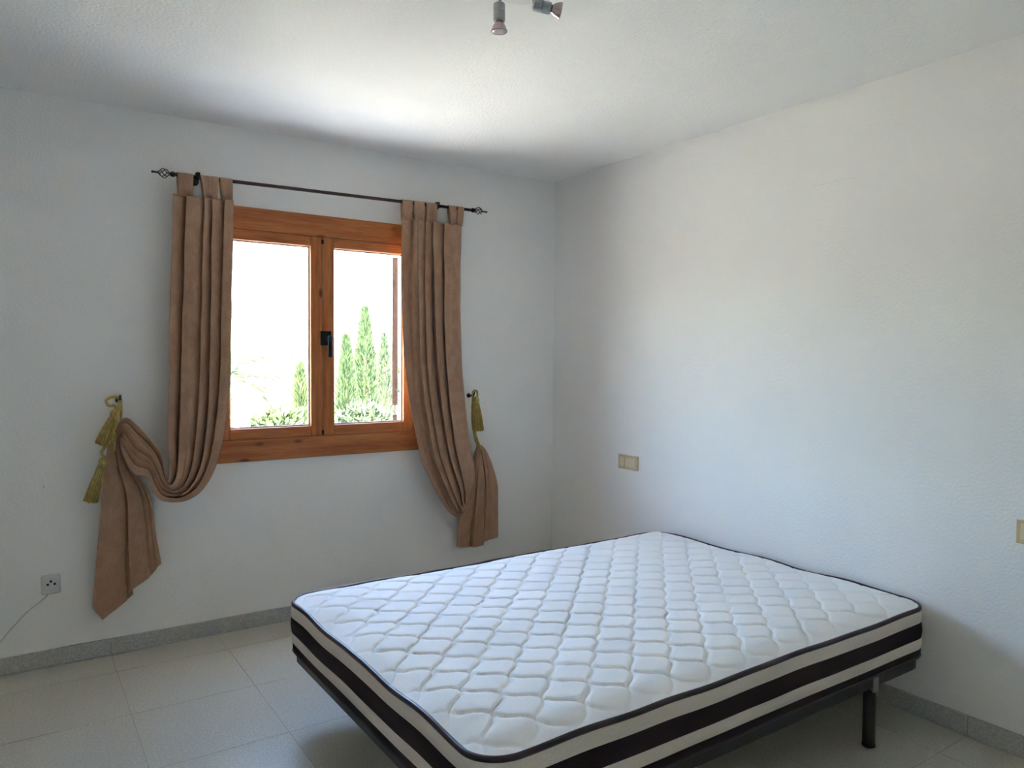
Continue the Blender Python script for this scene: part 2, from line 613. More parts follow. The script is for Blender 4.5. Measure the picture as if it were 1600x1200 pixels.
# outer sill and opened shutter leaf
structure(MB().box(OX0 - 0.05, OX1 + 0.05, YB + 0.001, TW + 0.05, OZ0 - 0.04, OZ0 + 0.012, 0.004).build('trim_1', M_OUT))
shut = empty('window_shutter', (-0.990, 0.262, 0.98))
shut.rotation_euler = (0, 0, -math.atan2(0.475, 1.0))
tag(shut, 'brown wooden shutter leaf standing open outside the right window pane', 'shutter')
sh = MB()
sh.box(-0.017, 0.017, 0.02, 0.075, 0.105, 0.995, 0.003)
sh.box(-0.017, 0.017, 0.475, 0.53, 0.105, 0.995, 0.003)
sh.box(-0.016, 0.016, 0.075, 0.475, 0.105, 0.17, 0.003)
sh.box(-0.016, 0.016, 0.075, 0.475, 0.93, 0.995, 0.003)
sh.build('shutter_frame', M_SHUT, shut, local=True)
for zz in (0.20, 0.90):
    MB().tube([(0.003, 0.030, zz), (0.056, -0.0385, zz)], 0.005, 8).build('hinge', M_BLACKMETAL, shut, local=True)
for k in range(17):
    MB().box(-0.010, 0.010, 0.075, 0.475, 0.178 + k * 0.0445, 0.210 + k * 0.0445, 0.002, 1).build('slat', M_SHUT, shut, local=True)
MB().tube([(0, 0.045, 0.105), (0, 0.045, 0.05)], 0.004, 8).box(-0.014, 0.014, 0.025, 0.065, 0.0, 0.05, 0.003).build('shutter_stop', M_SHUT, shut, local=True)

# ------------------------------------------------------------------ curtain rod
RY = -0.082
def rod_z(x):
    return 2.2125 + (x + 2.25) * 0.0135

rod = empty('curtain_rod', (-1.46, -0.001, rod_z(-1.46)))
tag(rod, 'thin dark brown iron curtain rod with twisted cage finials above the window', 'curtain rod')
MB().tube([(-2.262, RY, rod_z(-2.262)), (-0.662, RY, rod_z(-0.662))], 0.0085, 14).build('pole', M_ROD, rod, True)
for sgn, x0, x1 in ((-1, -2.262, -2.354), (1, -0.662, -0.563)):
    L = abs(x1 - x0)
    bx = lambda t: x0 + sgn * t
    z0 = rod_z(x0)
    col = MB().lathe((x0, RY, z0), (sgn, 0, 0), [(0.009, -0.004), (0.0125, 0.0), (0.0125, 0.012), (0.007, 0.018), (0.005, 0.022)], 14)
    fin = col.build('finial', M_BLACKMETAL, rod, True)
    for k in range(5):
        pts = []
        for q in range(15):
            t = q / 14
            r = 0.004 + 0.0175 * math.sin(PI * t) ** 0.9
            a = 2 * PI * k / 5 + 2.6 * t
            pts.append((bx(0.020 + 0.046 * t), RY + r * math.cos(a), z0 + r * math.sin(a)))
        MB().tube(pts, 0.0021, 6).build('cage_wire', M_BLACKMETAL, fin, True)
    MB().lathe((bx(0.064), RY, z0), (sgn, 0, 0), [(0.004, 0), (0.006, 0.004), (0.0045, 0.010), (0.0045, L - 0.068), (0.006, L - 0.065), (0.004, L - 0.060)], 12).build('finial_tip', M_BLACKMETAL, fin, True)
for xb in (-2.160, -0.890):
    zb = rod_z(xb)
    br = MB()
    br.lathe((xb, -0.0008, zb - 0.006), (0, -1, 0), [(0.020, 0), (0.020, 0.004), (0.007, 0.007), (0.006, 0.066)], 14)
    arc = [(xb, RY + 0.014 * math.cos(a), zb + 0.014 * math.sin(a)) for a in [PI * 1.02 * q / 10 + PI * 0.98 for q in range(11)]]
    br.tube(arc, 0.005, 8)
    br.box(xb - 0.009, xb + 0.009, RY - 0.015, RY + 0.014, zb + 0.0095, zb + 0.021, 0.002, 1)
    br.box(xb - 0.008, xb + 0.008, RY - 0.0165, RY - 0.0095, zb - 0.012, zb + 0.012, 0.002, 1)
    smooth_by_angle(br.build('bracket', M_BLACKMETAL, rod))

# ------------------------------------------------------------------ curtains
# stations: west/outer edge x, z   east edge x, z   distance from the wall
LEFT = [
    (-2.267, 2.119, -2.002, 2.122, -0.085), (-2.278, 1.835, -2.011, 1.857, -0.090),
    (-2.290, 1.540, -2.020, 1.549, -0.095), (-2.298, 1.245, -2.032, 1.241, -0.100),
    (-2.304, 1.009, -2.062, 0.996, -0.105), (-2.303, 0.885, -2.102, 0.846, -0.110),
    (-2.305, 0.823, -2.161, 0.745, -0.115), (-2.313, 0.800, -2.240, 0.701, -0.118),
    (-2.325, 0.840, -2.330, 0.710, -0.118), (-2.339, 0.919, -2.370, 0.757, -0.115),
    (-2.375, 0.985, -2.392, 0.822, -0.112), (-2.426, 1.054, -2.450, 0.848, -0.112),
    (-2.473, 1.096, -2.492, 0.948, -0.098), (-2.515, 1.052, -2.490, 0.969, -0.070),
    (-2.540, 0.983, -2.484, 0.933, -0.060), (-2.556, 0.874, -2.443, 0.850, -0.052),
    (-2.568, 0.731, -2.375, 0.726, -0.050), (-2.588, 0.502, -2.350, 0.543, -0.050),
    (-2.605, 0.287, -2.329, 0.399, -0.050)]
RIGHT = [
    (-1.111, 2.147, -0.731, 2.138, -0.080), (-1.105, 1.861, -0.724, 1.889, -0.062),
    (-1.100, 1.581, -0.721, 1.593, -0.060), (-1.086, 1.334, -0.710, 1.334, -0.062),
    (-1.057, 1.086, -0.690, 1.073, -0.075), (-1.011, 0.833, -0.670, 0.848, -0.100),
    (-0.943, 0.658, -0.653, 0.715, -0.118), (-0.869, 0.542, -0.657, 0.633, -0.120),
    (-0.787, 0.458, -0.689, 0.567, -0.115), (-0.718, 0.475, -0.667, 0.602, -0.100),
    (-0.656, 0.572, -0.644, 0.674, -0.090), (-0.611, 0.708, -0.629, 0.778, -0.078),
    (-0.584, 0.823, -0.611, 0.859, -0.068), (-0.619, 0.824, -0.556, 0.835, -0.055),
    (-0.651, 0.688, -0.498, 0.734, -0.046), (-0.694, 0.501, -0.456, 0.605, -0.044),
    (-0.724, 0.391, -0.450, 0.436, -0.044), (-0.740, 0.271, -0.453, 0.259, -0.044)]


def lerp_table(tab, u):
    for (a, va), (b, vb) in zip(tab, tab[1:]):
        if u <= b:
            return va + (vb - va) * (u - a) / (b - a)
    return tab[-1][1]


def sstep(a, b, x):
    t = min(max((x - a) / (b - a), 0), 1)
    return t * t * (3 - 2 * t)


def cloth(name, stations, amps, folds_body, folds_tail, knot, bottom, seed, parent):
    NU, PER = 150, 16
    ns = len(stations) - 1
    NT = ns * PER
    verts = []
    for i in range(NT + 1):
        t = ns * i / NT
        lx, lz, rx, rz, yb = catmull(stations, t)
        amp = lerp_table(amps, t)
        wid = math.hypot(rx - lx, rz - lz)
        ex, ez = ((rx - lx) / wid, (rz - lz) / wid) if wid > 1e-6 else (1, 0)
        tailw = sstep(knot - 0.8, knot + 1.2, t)
        botw = sstep(ns - 2.5, ns, t)
        for j in range(NU + 1):
            u = j / NU
            uu = u + 0.075 * math.sin(2 * PI * 1.35 * u + seed) + 0.03 * math.sin(2 * PI * 3.1 * u + 2 * seed + 0.25 * t)
            ph1 = 2 * PI * folds_body * uu + seed + 0.18 * math.sin(0.7 * t + seed)
            ph2 = 2 * PI * folds_tail * uu + 0.6 + seed
            s1, s2 = math.sin(ph1), math.sin(ph2)
            sh1 = 2 * abs(math.sin(ph1 / 2)) ** 0.8 - 1.2
            sh2 = 2 * abs(math.sin(ph2 / 2)) ** 0.7 - 1.15
            d = amp * (sh1 * (1 - tailw) + sh2 * tailw)
            d *= 0.75 + 0.45 * noise.noise(Vector((uu * 3.1, t * 0.25, seed)))
            lat = 0.30 * wid / max(folds_body, 1) * math.cos(ph1) * (1 - tailw) * min(1.0, 3.0 * (u * (1 - u)) ** 0.5)
            lat += 0.20 * wid / max(folds_tail, 1) * math.cos(ph2) * tailw * min(1.0, 3.0 * (u * (1 - u)) ** 0.5)
            px = lx + (rx - lx) * u + lat * ex
            pz = lz + (rz - lz) * u + lat * ez
            d += 0.004 * noise.noise(Vector((px * 9, pz * 6, seed)))
            px += 0.004 * noise.noise(Vector((u * 4, pz * 5, seed + 7)))
            pz += lerp_table(bottom, u) * botw
            py = min(yb - d, -0.024 if t < 6 else -0.014)
            verts.append((px, py, pz))
    faces = []
    W = NU + 1
    for i in range(NT):
        for j in range(NU):
            a = i * W + j
            faces.append((a, a + 1, a + W + 1, a + W))
    o = mesh_obj(name, verts, faces, M_CUR, parent, True)
    sm = o.modifiers.new('thickness', 'SOLIDIFY')
    sm.thickness = 0.0016
    sm.offset = 0
    return o


def tab_loop(parent, xa, xb, twist, ztop_panel, y_panel=-0.092):
    """strap of the curtain looped over the rod"""
    xc, w = (xa + xb) / 2, (xb - xa)
    prof = []
    zr = rod_z(xc)
    prof.append((y_panel + 0.004, ztop_panel - 0.012))
    prof.append((RY - 0.0135, zr - 0.030))
    for q in range(11):
        a = PI - PI * q / 10
        prof.append((RY + 0.0115 * math.cos(a), zr + 0.0115 * math.sin(a)))
    prof.append((RY + 0.0135, zr - 0.030))
    prof.append((y_panel + 0.022, ztop_panel - 0.012))
    v, f = [], []
    NS = 7
    for i, (yy, zz) in enumerate(prof):
        k = max(0.0, (zr - zz)) / 0.09
        for s in range(NS):
            q = s / (NS - 1) - 0.5
            slope = (xc + q * w + 1.46) * 0.0135 - (xc + 1.46) * 0.0135
            dent = 0.0025 * math.cos(q * PI * 3 + twist * 5)
            v.append((xc + q * w * (1 - 0.10 * k) + twist * 0.012 * k, yy - dent * min(1, k * 2) + twist * q * w * 0.5 * min(1, k), zz + slope))
    for i in range(len(prof) - 1):
        for s in range(NS - 1):
            a = i * NS + s
            f.append((a, a + 1, a + NS + 1, a + NS))
    o = mesh_obj('tab', v, f, M_CUR, parent, True)
    sm = o.modifiers.new('thickness', 'SOLIDIFY')
    sm.thickness = 0.0014
    sm.offset = 0
    return o


cl = empty('curtain', (-2.3, -0.09, 0.19))
tag(cl, 'brown satin tab-top curtain left of the window, swagged with long pointed tail', 'curtain', 'brown satin curtains at the window')
cloth('drape', LEFT,
      [(0, 0.026), (1, 0.041), (4, 0.045), (6, 0.032), (8, 0.022), (10, 0.022), (12, 0.018), (13, 0.010), (14, 0.012), (15, 0.017), (18, 0.017)],
      4.4, 2.1, 13, [(0, -0.006), (0.15, -0.117), (0.55, -0.070), (0.57, -0.05), (0.72, -0.036), (1, 0.004)], 0.9, cl)
for xa, xb, tw in ((-2.251, -2.181, 0.0), (-2.150, -2.112, 0.9), (-2.118, -2.068, -0.2), (-2.064, -2.006, 0.5)):
    tab_loop(cl, xa, xb, tw, 2.128)

cr = empty('curtain', (-0.75, -0.09, 0.24))
tag(cr, 'brown satin tab-top curtain right of the window, looped low with short tail', 'curtain', 'brown satin curtains at the window')
cloth('drape', RIGHT,
      [(0, 0.020), (1, 0.028), (4, 0.032), (6, 0.026), (8, 0.020), (10, 0.012), (12, 0.008), (13, 0.009), (14, 0.014), (17, 0.018)],
      5.0, 2.3, 12, [(0, 0.0), (0.25, -0.022), (0.6, -0.022), (0.63, 0.0), (1, 0.022)], 2.3, cr)
for xa, xb, tw in ((-1.112, -1.048, 0.0), (-1.042, -0.974, 0.2), (-0.966, -0.897, -0.2), (-0.822, -0.772, 0.6), (-0.764, -0.722, -0.5)):
    tab_loop(cr, xa, xb, tw, 2.142)

# tiebacks: twisted gold cord with tassels, on a wall hook
def twist_cord(path, r, n=3, pitch=0.028):
    mb = MB()
    P = [Vector(p) for p in path]
    fine = []
    for i in range(len(P) - 1):
        for q in range(8):
            fine.append(Vector(catmull([tuple(p) for p in P], i + q / 8)))
    fine.append(P[-1])
    s = [0.0]
    for a, b in zip(fine, fine[1:]):
        s.append(s[-1] + (b - a).length)
    for k in range(n):
        pts = []
        for i, p in enumerate(fine):
            t = (fine[min(i + 1, len(fine) - 1)] - fine[max(i - 1, 0)]).normalized()
            u = t.cross(Vector((0, 1, 0.01))).normalized()
            w = t.cross(u)
            a = 2 * PI * (k / n + s[i] / pitch)
            pts.append(p + r * 0.5 * (math.cos(a) * u + math.sin(a) * w))
        mb.tube(pts, r * 0.56, 6)
    return mb


def tassel(parent, top, end):
    top, end = Vector(top), Vector(end)
    L = (end - top).length
    ax = (end - top).normalized()
    prof = [(0.005, 0), (0.013, 0.006), (0.018, 0.016), (0.018, 0.028), (0.012, 0.037), (0.014, 0.040), (0.019, 0.048)]
    cap = MB().lathe(top, ax, prof, 14).build('tassel', M_GOLD, parent, True)
    fr = MB()
    u = ax.orthogonal().normalized()
    w = ax.cross(u)
    rnd = random.Random(int(top.x * 1000))
    for k in range(64):
        a = 2 * PI * k / 64 * 5.0
        rr = math.sqrt((k + 0.5) / 64)
        o0 = top + ax * 0.040 + 0.015 * rr * (math.cos(a) * u + math.sin(a) * w)
        spread = 0.029 + rnd.uniform(-0.002, 0.002)
        o1 = top + ax * (L - rnd.uniform(0, 0.008)) + spread * rr * (math.cos(a) * u + math.sin(a) * w)
        mid = (o0 + o1) / 2 + 0.002 * rr * (math.cos(a) * u + math.sin(a) * w)
        fr.tube([o0, mid, o1], 0.0027, 5)
    fr.build('fringe', M_GOLD, cap, True)
    return cap


def wall_hook(x, z, label):
    hk = MB()
    hk.lathe((x, -0.0008, z), (0, -1, 0), [(0.014, 0), (0.014, 0.003), (0.006, 0.006), (0.005, 0.05)], 14)
    hk.tube([(x, -0.048, z), (x, -0.060, z + 0.002), (x, -0.066, z + 0.012), (x, -0.066, z + 0.026)], [0.005, 0.005, 0.005, 0.006], 10)
    o = hk.build('tieback_hook', M_BLACKMETAL, None, True)
    tag(o, label, 'hook', 'curtain tieback hooks')
    return o


wall_hook(-2.493, 1.172, 'small dark wall hook holding the gold cord left of the window')
tl = empty('curtain_tieback', (-2.52, -0.06, 0.98))
tag(tl, 'gold cord tieback with two hanging tassels on the left curtain', 'tieback', 'gold curtain tiebacks')
twist_cord([(-2.493, -0.050, 1.180), (-2.500, -0.080, 1.140), (-2.514, -0.104, 1.085), (-2.525, -0.112, 1.030), (-2.524, -0.110, 0.975), (-2.520, -0.070, 0.950),
            (-2.500, -0.030, 0.975), (-2.490, -0.022, 1.040), (-2.486, -0.030, 1.120), (-2.490, -0.052, 1.178)], 0.0075).build('cord', M_GOLD, tl, True)
twist_cord([(-2.497, -0.058, 1.182), (-2.522, -0.066, 1.190), (-2.548, -0.070, 1.176), (-2.540, -0.072, 1.152), (-2.516, -0.076, 1.150), (-2.512, -0.084, 1.132)], 0.0065).build('bow_loop', M_GOLD, tl, True)
twist_cord([(-2.520, -0.116, 1.010), (-2.548, -0.112, 0.985), (-2.572, -0.104, 0.950), (-2.564, -0.100, 0.925)], 0.0065).build('cord_end', M_GOLD, tl, True)
tassel(tl, (-2.512, -0.090, 1.135), (-2.572, -0.090, 0.975))
tassel(tl, (-2.560, -0.092, 0.925), (-2.618, -0.080, 0.726))

wall_hook(-0.632, 1.150, 'small dark wall hook holding the gold tassel right of the window')
tr = empty('curtain_tieback', (-0.61, -0.06, 0.84))
tag(tr, 'gold cord tieback with one tassel beside the right curtain', 'tieback', 'gold curtain tiebacks')
twist_cord([(-0.632, -0.050, 1.158), (-0.636, -0.060, 1.080), (-0.634, -0.070, 0.980), (-0.626, -0.084, 0.905), (-0.606, -0.094, 0.850), (-0.590, -0.080, 0.835),
            (-0.588, -0.040, 0.845), (-0.602, -0.026, 0.900), (-0.622, -0.030, 1.000), (-0.630, -0.048, 1.155)], 0.0075).build('cord', M_GOLD, tr, True)
tassel(tr, (-0.634, -0.088, 1.150), (-0.610, -0.088, 0.942))
for s, (xk, zk) in ((0, (-0.632, 1.163)),):
    twist_cord([(xk - 0.012, -0.062, zk - 0.012), (xk - 0.010, -0.074, zk + 0.016), (xk + 0.010, -0.080, zk + 0.016), (xk + 0.010, -0.086, zk - 0.014)], 0.006).build('cord_loop', M_GOLD, tr, True)

# ------------------------------------------------------------------ bed
ML, MW, MRAD = 2.004, 1.428, 0.10
BROT = 0.0088
c0 = Vector((-0.030, -0.9766))
ul = Vector((-math.cos(BROT), -math.sin(BROT)))
vl = Vector((math.sin(BROT), -math.cos(BROT)))
bc = c0 + ul * ML / 2 + vl * MW / 2
ZT, ZB = 0.452, 0.262


def ring(a, b, r, n_side=60, n_c=14):
    pts = []
    for (cx, cy_, a0) in ((a - r, b - r, 0), (-a + r, b - r, PI / 2), (-a + r, -b + r, PI), (a - r, -b + r, 3 * PI / 2)):
        arc = [(cx + r * math.cos(a0 + PI / 2 * k / n_c), cy_ + r * math.sin(a0 + PI / 2 * k / n_c)) for k in range(n_c + 1)]
        if pts:
            p, q = pts[-1], arc[0]
            pts += [(p[0] + (q[0] - p[0]) * k / n_side, p[1] + (q[1] - p[1]) * k / n_side) for k in range(1, n_side)]
        pts += arc
    p, q = pts[-1], pts[0]
    pts += [(p[0] + (q[0] - p[0]) * k / n_side, p[1] + (q[1] - p[1]) * k / n_side) for k in range(1, n_side)]
    nr = []
    N = len(pts)
    for i in range(N):
        t = Vector(pts[(i + 1) % N]) - Vector(pts[i - 1])
        nr.append((t.y / t.length, -t.x / t.length))
    return pts, nr


def wave(x, y):
    return 0.0022 * math.sin(7.5 * x + 0.7) + 0.0040 * math.sin(14 * y + 1.0) + 0.0012 * math.sin(21 * (x + y))


RP, RN = ring(ML / 2, MW / 2, MRAD)


def side_out(z, x, y):
    k = (z - ZB) / (ZT - ZB)
    return 0.007 * math.sin(PI * k) + 0.004 * noise.noise(Vector((x * 4, y * 4, z * 9)))


def side_z(z, x, y):
    k = (z - ZB) / (ZT - ZB)
    return z + wave(x, y) * k ** 1.3


def band(name, za, zb, mat, parent, out=0.0, steps=6, puff=0.0):
    v, f = [], []
    N = len(RP)
    for s in range(steps + 1):
        z = za + (zb - za) * s / steps
        pf = puff * math.sin(PI * s / steps)
        for (x, y), (nx, ny) in zip(RP, RN):
            o = side_out(z, x, y) + out + pf
            v.append((x + nx * o, y + ny * o, side_z(z, x, y)))
    for s in range(steps):
        for i in range(N):
            a, b = s * N + i, s * N + (i + 1) % N
            f.append((a, b, b + N, a + N))
    return mesh_obj(name, v, f, mat, parent, True, local=True)


def pipe(name, z, r, mat, parent, out=0.0, zs=1.0):
    n = 8
    v, f = [], []
    N = len(RP)
    for (x, y), (nx, ny) in zip(RP, RN):
        o = side_out(z, x, y) + out
        for k in range(n):
            a = 2 * PI * k / n
            v.append((x + nx * (o + r * math.cos(a)), y + ny * (o + r * math.cos(a)), side_z(z, x, y) + zs * r * math.sin(a)))
    for i in range(N):
        for k in range(n):
            a, b = i * n + k, i * n + (k + 1) % n
            j = ((i + 1) % N) * n
            f.append((a, b, j + (k + 1) % n, j + k))
    return mesh_obj(name, v, f, mat, parent, True, local=True)


mat_root = empty('mattress', (bc.x, bc.y, 0.0), BROT)
tag(mat_root, 'thick white quilted mattress with dark brown striped border on the black bed base', 'mattress')
pipe('piping', ZT - 0.004, 0.0075, M_PIPE, mat_root, -0.001, 1.2)
band('upper_border', 0.398, ZT - 0.004, M_BAND, mat_root, 0, 6, 0.004)
band('wide_dark_stripe', 0.339, 0.398, M_DARK, mat_root, 0.0, 6, 0.003)
band('lower_border', 0.298, 0.339, M_BAND, mat_root, 0, 5, 0.003)
band('narrow_dark_stripe', 0.266, 0.298, M_DARK, mat_root, 0.0, 4, 0.002)
pipe('bottom_piping', ZB + 0.006, 0.0055, M_PIPE, mat_root, 0.0, 1.0)

# quilted top
QP = 0.1125
NX, NY = 336, 240
A, B = ML / 2 - 0.004, MW / 2 - 0.004
RQ = MRAD - 0.004


def quilt_h(x, y):
    u = (x + y) / math.sqrt(2) / QP
    w = (x - y) / math.sqrt(2) / QP
    u2 = u + 0.060 * math.sin(2 * PI * w)
    w2 = w + 0.045 * math.sin(2 * PI * u + 0.5)
    a = abs(u2 - math.floor(u2) - 0.5) * 2     # 1 on a seam
    b = abs(w2 - math.floor(w2) - 0.5) * 2
    hh = (1 - a ** 9) * (1 - b ** 9)
    return hh ** 0.5


def top_pt(gx, gy):
    x, y = gx * A, gy * B
    dx, dy = abs(x) - (A - RQ), abs(y) - (B - RQ)
    if dx > 0 and dy > 0:
        k = max(dx, dy) / math.hypot(dx, dy)
        dx2, dy2 = dx * k, dy * k
        x = math.copysign(A - RQ + dx2, x)
        y = math.copysign(B - RQ + dy2, y)
        edge = RQ - math.hypot(dx2, dy2)
    else:
        edge = min(A - abs(x), B - abs(y))
    e = 0.30 + 0.70 * sstep(0.0, 0.08, edge)
    z = ZT - 0.0045 + 0.014 * (1 - (1 - min(edge / 0.12, 1)) ** 2)
    z += wave(x, y) * (1 - 0.75 * sstep(0, 0.25, edge))
    z += 0.0135 * quilt_h(x, y) * e
    z += 0.004 * noise.noise(Vector((x * 3, y * 3, 2.2)))
    return (x, y, z)


v, f = [], []
for j in range(NY + 1):
    for i in range(NX + 1):
        v.append(top_pt(-1 + 2 * i / NX, -1 + 2 * j / NY))
for j in range(NY):
    for i in range(NX):
        a = j * (NX + 1) + i
        f.append((a, a + 1, a + NX + 2, a + NX + 1))
mesh_obj('quilted_top', v, f, M_QUILT, mat_root, True, local=True)
# underside panel
mesh_obj('underside', [(x, y, ZB) for x, y in RP], [tuple(range(len(RP)))], M_BAND, mat_root, False, local=True)

base = empty('bed_base', (bc.x, bc.y, 0.0), BROT)
tag(base, 'black metal bed base on slim legs under the white mattress', 'bed base')
FPs, FN = ring(ML / 2 - 0.018, MW / 2 - 0.012, 0.07, 2, 8)
v, f = [], []
ZR0, ZR1, RW = 0.214, 0.2595, 0.028
prof = [(0, ZR0 + 0.004), (0, ZR1 - 0.004), (-0.004, ZR1), (-RW + 0.004, ZR1), (-RW, ZR1 - 0.004), (-RW, ZR0 + 0.004), (-RW + 0.004, ZR0), (-0.004, ZR0)]
for (x, y), (nx, ny) in zip(FPs, FN):
    for (o, z) in prof:
        v.append((x + nx * o, y + ny * o, z))
N, K = len(FPs), len(prof)
for i in range(N):
    for k in range(K):
        a, b = i * K + k, i * K + (k + 1) % K
        j = ((i + 1) % N) * K
        f.append((a, b, j + (k + 1) % K, j + k))
smooth_by_angle(mesh_obj('rail_frame', v, f, M_BASE, base, local=True), 40)
for xx in (-0.62, 0.0, 0.62):
    MB().box(xx - 0.018, xx + 0.018, -MW / 2 + 0.040, MW / 2 - 0.040, 0.216, 0.2575, 0.003, 1).build('crossbar', M_BASE, base, local=True)
for xx in (-0.64, 0.640):
    for sy in (-1, 1):
        yy = sy * (MW / 2 - 0.0265)
        prof = [(0.021, 0.012), (0.021, 0.205), (0.017, 0.2135)]
        leg = MB().lathe((xx, yy, 0), (0, 0, 1), [(0.0215, 0.012), (0.0215, 0.19), (0.0215, 0.200)], 20).build('leg', M_BASE, base, local=True)
        smooth_by_angle(leg, 50)
        ft = MB().lathe((xx, yy, 0), (0, 0, 1), [(0.018, 0.0), (0.0225, 0.003), (0.0225, 0.0118)], 20).build('foot_cap', M_RUBBER, leg, local=True)
        smooth_by_angle(ft, 50)
        bk = MB()
        bk.box(xx - 0.006, xx + 0.026, yy + sy * 0.0150 - 0.004, yy + sy * 0.0150 + 0.004 + 0.0, 0.188, 0.252, 0.002, 1)
        bk.box(xx + 0.006, xx + 0.026, yy - 0.018, yy + 0.018, 0.178, 0.2125, 0.003, 1)
        bk.build('leg_bracket', M_BRACK, leg, local=True)

# ------------------------------------------------------------------ sockets, switch, cable
sk = empty('wall_socket', (-2.767, -0.0005, 0.366))
tag(sk, 'round-cornered white wall socket with three dark holes low on the wall left of the curtain', 'socket')
MB().box(-2.804, -2.731, -0.014, -0.0006, 0.324, 0.409, 0.0062, 3).build('plate', M_WPLAST, sk)
bs = MB().lathe((-2.767, -0.0141, 0.370), (0, -1, 0), [(0.027, 0), (0.027, 0.003), (0.024, 0.005), (0.020, 0.0055)], 28).build('insert', M_WPLAST, sk)
smooth_by_angle(bs, 40)
for hx, hz in ((-0.012, -0.003), (0.0, 0.010), (0.014, -0.003)):
    MB().lathe((-2.767 + hx, -0.0192, 0.372 + hz), (0, -1, 0), [(0.0055, 0), (0.0055, 0.0008)], 12).build('pin_hole', M_HOLE, bs)
cb = []
for p in ((-2.780, -0.008, 0.3235), (-2.788, -0.007, 0.312), (-2.815, -0.006, 0.291), (-2.8616, -0.006, 0.253), (-2.920, -0.006, 0.189), (-2.955, -0.006, 0.146), (-3.02, -0.008, 0.072), (-3.07, -0.018, 0.012), (-3.2, -0.035, 0.0035), (-3.4, -0.045, 0.0035)):
    cb.append(p)
fine = []
for i in range(len(cb) - 1):
    for q in range(6):
        fine.append(catmull(cb, i + q / 6))
fine.append(cb[-1])
tag(MB().tube(fine, 0.0026, 8).build('socket_cable', M_CABLE, None, True), 'thin white cable running down the wall from the left socket', 'cable')


def switch_plate(name, y0, y1, z0, z1, label, cat, mods):
    root = empty(name, (-0.0005, (y0 + y1) / 2, z0))
    tag(root, label, cat)
    MB().box(-0.0105, -0.0006, y0, y1, z0, z1, 0.003, 2).build('plate', M_CREAM, root)
    for (a, b, kind) in mods:
        ya, yb = y0 + (y1 - y0) * a, y0 + (y1 - y0) * b
        za, zb = z0 + (z1 - z0) * 0.17, z1 - (z1 - z0) * 0.17
        md = MB().box(-0.0145, -0.0106, ya, yb, za, zb, 0.0015, 1).build('rocker' if kind == 'switch' else 'socket_insert', M_CREAM2, root)
        if kind == 'socket':
            cyy, cz = (ya + yb) / 2, (za + zb) / 2
            MB().lathe((-0.0146, cyy, cz), (-1, 0, 0), [(0.019, 0), (0.019, 0.0012)], 24).build('socket_well', M_CREAM, md)
            for s in (-1, 1):
                MB().lathe((-0.0159, cyy + s * 0.0095, cz), (-1, 0, 0), [(0.0027, 0), (0.0027, 0.0006)], 10).build('pin_hole', M_HOLE, md)
    return root


switch_plate('light_switch', -0.797, -0.640, 0.748, 0.829, 'cream double switch plate on the right wall near the room corner', 'switch',
             [(0.10, 0.62, 'switch'), (0.66, 0.90, 'switch')])
switch_plate('bedside_switch', -2.838, -2.681, 0.746, 0.829, 'cream switch plate cut off by the right edge of the photo', 'switch',
             [(0.10, 0.49, 'switch'), (0.51, 0.90, 'switch')])

# ------------------------------------------------------------------ ceiling spot lamp
lamp = empty('ceiling_lamp', (-1.604, -1.946, H))
tag(lamp, 'small chrome ceiling lamp with swivelling spot heads at the top of the photo', 'lamp')
lb = MB().lathe((-1.604, -1.946, H - 0.0006), (0, 0, -1), [(0.074, 0), (0.076, 0.006), (0.076, 0.020), (0.070, 0.026), (0.030, 0.028)], 40).build('base_plate', M_LAMPBASE, lamp)
smooth_by_angle(lb, 40)


def spot(origin, top, direction):
    top, d = Vector(top), Vector(direction).normalized()
    arm = MB().tube([origin, (origin[0] * 0.4 + top.x * 0.6, origin[1] * 0.4 + top.y * 0.6, (origin[2] + top.z) / 2), tuple(top), tuple(top + d * 0.008)], 0.0045, 10).build('arm', M_CHROME, lamp, True)
    hd = MB().lathe(top, d, [(0.008, -0.004), (0.0165, 0.0), (0.0175, 0.004), (0.0175, 0.022), (0.0165, 0.023), (0.0165, 0.025), (0.0175, 0.026), (0.0175, 0.046), (0.0165, 0.050)], 24).build('spot_head', M_CHROME, lamp)
    smooth_by_angle(hd, 40)
    bl = MB().lathe(top + d * 0.048, d, [(0.010, 0), (0.012, 0.006), (0.019, 0.016), (0.0235, 0.028), (0.0245, 0.031), (0.0235, 0.033)], 24).build('bulb', M_BULB, hd)
    smooth_by_angle(bl, 40)
    MB().lathe(top + d * 0.0805, d, [(0.0225, 0), (0.022, 0.0015), (0.012, 0.002)], 24).build('bulb_face', M_BULBGLASS, hd, True)


spot((-1.668, -1.958, H - 0.024), (-1.6845, -1.9438, 2.424), (0.02, 0.02, -1))
spot((-1.612, -2.010, H - 0.024), (-1.612, -2.020, 2.412), (0.78, -0.42, -0.16))
spot((-1.655, -2.010, H - 0.024), (-1.735, -2.115, 2.414), (-0.8, -0.5, -0.35))

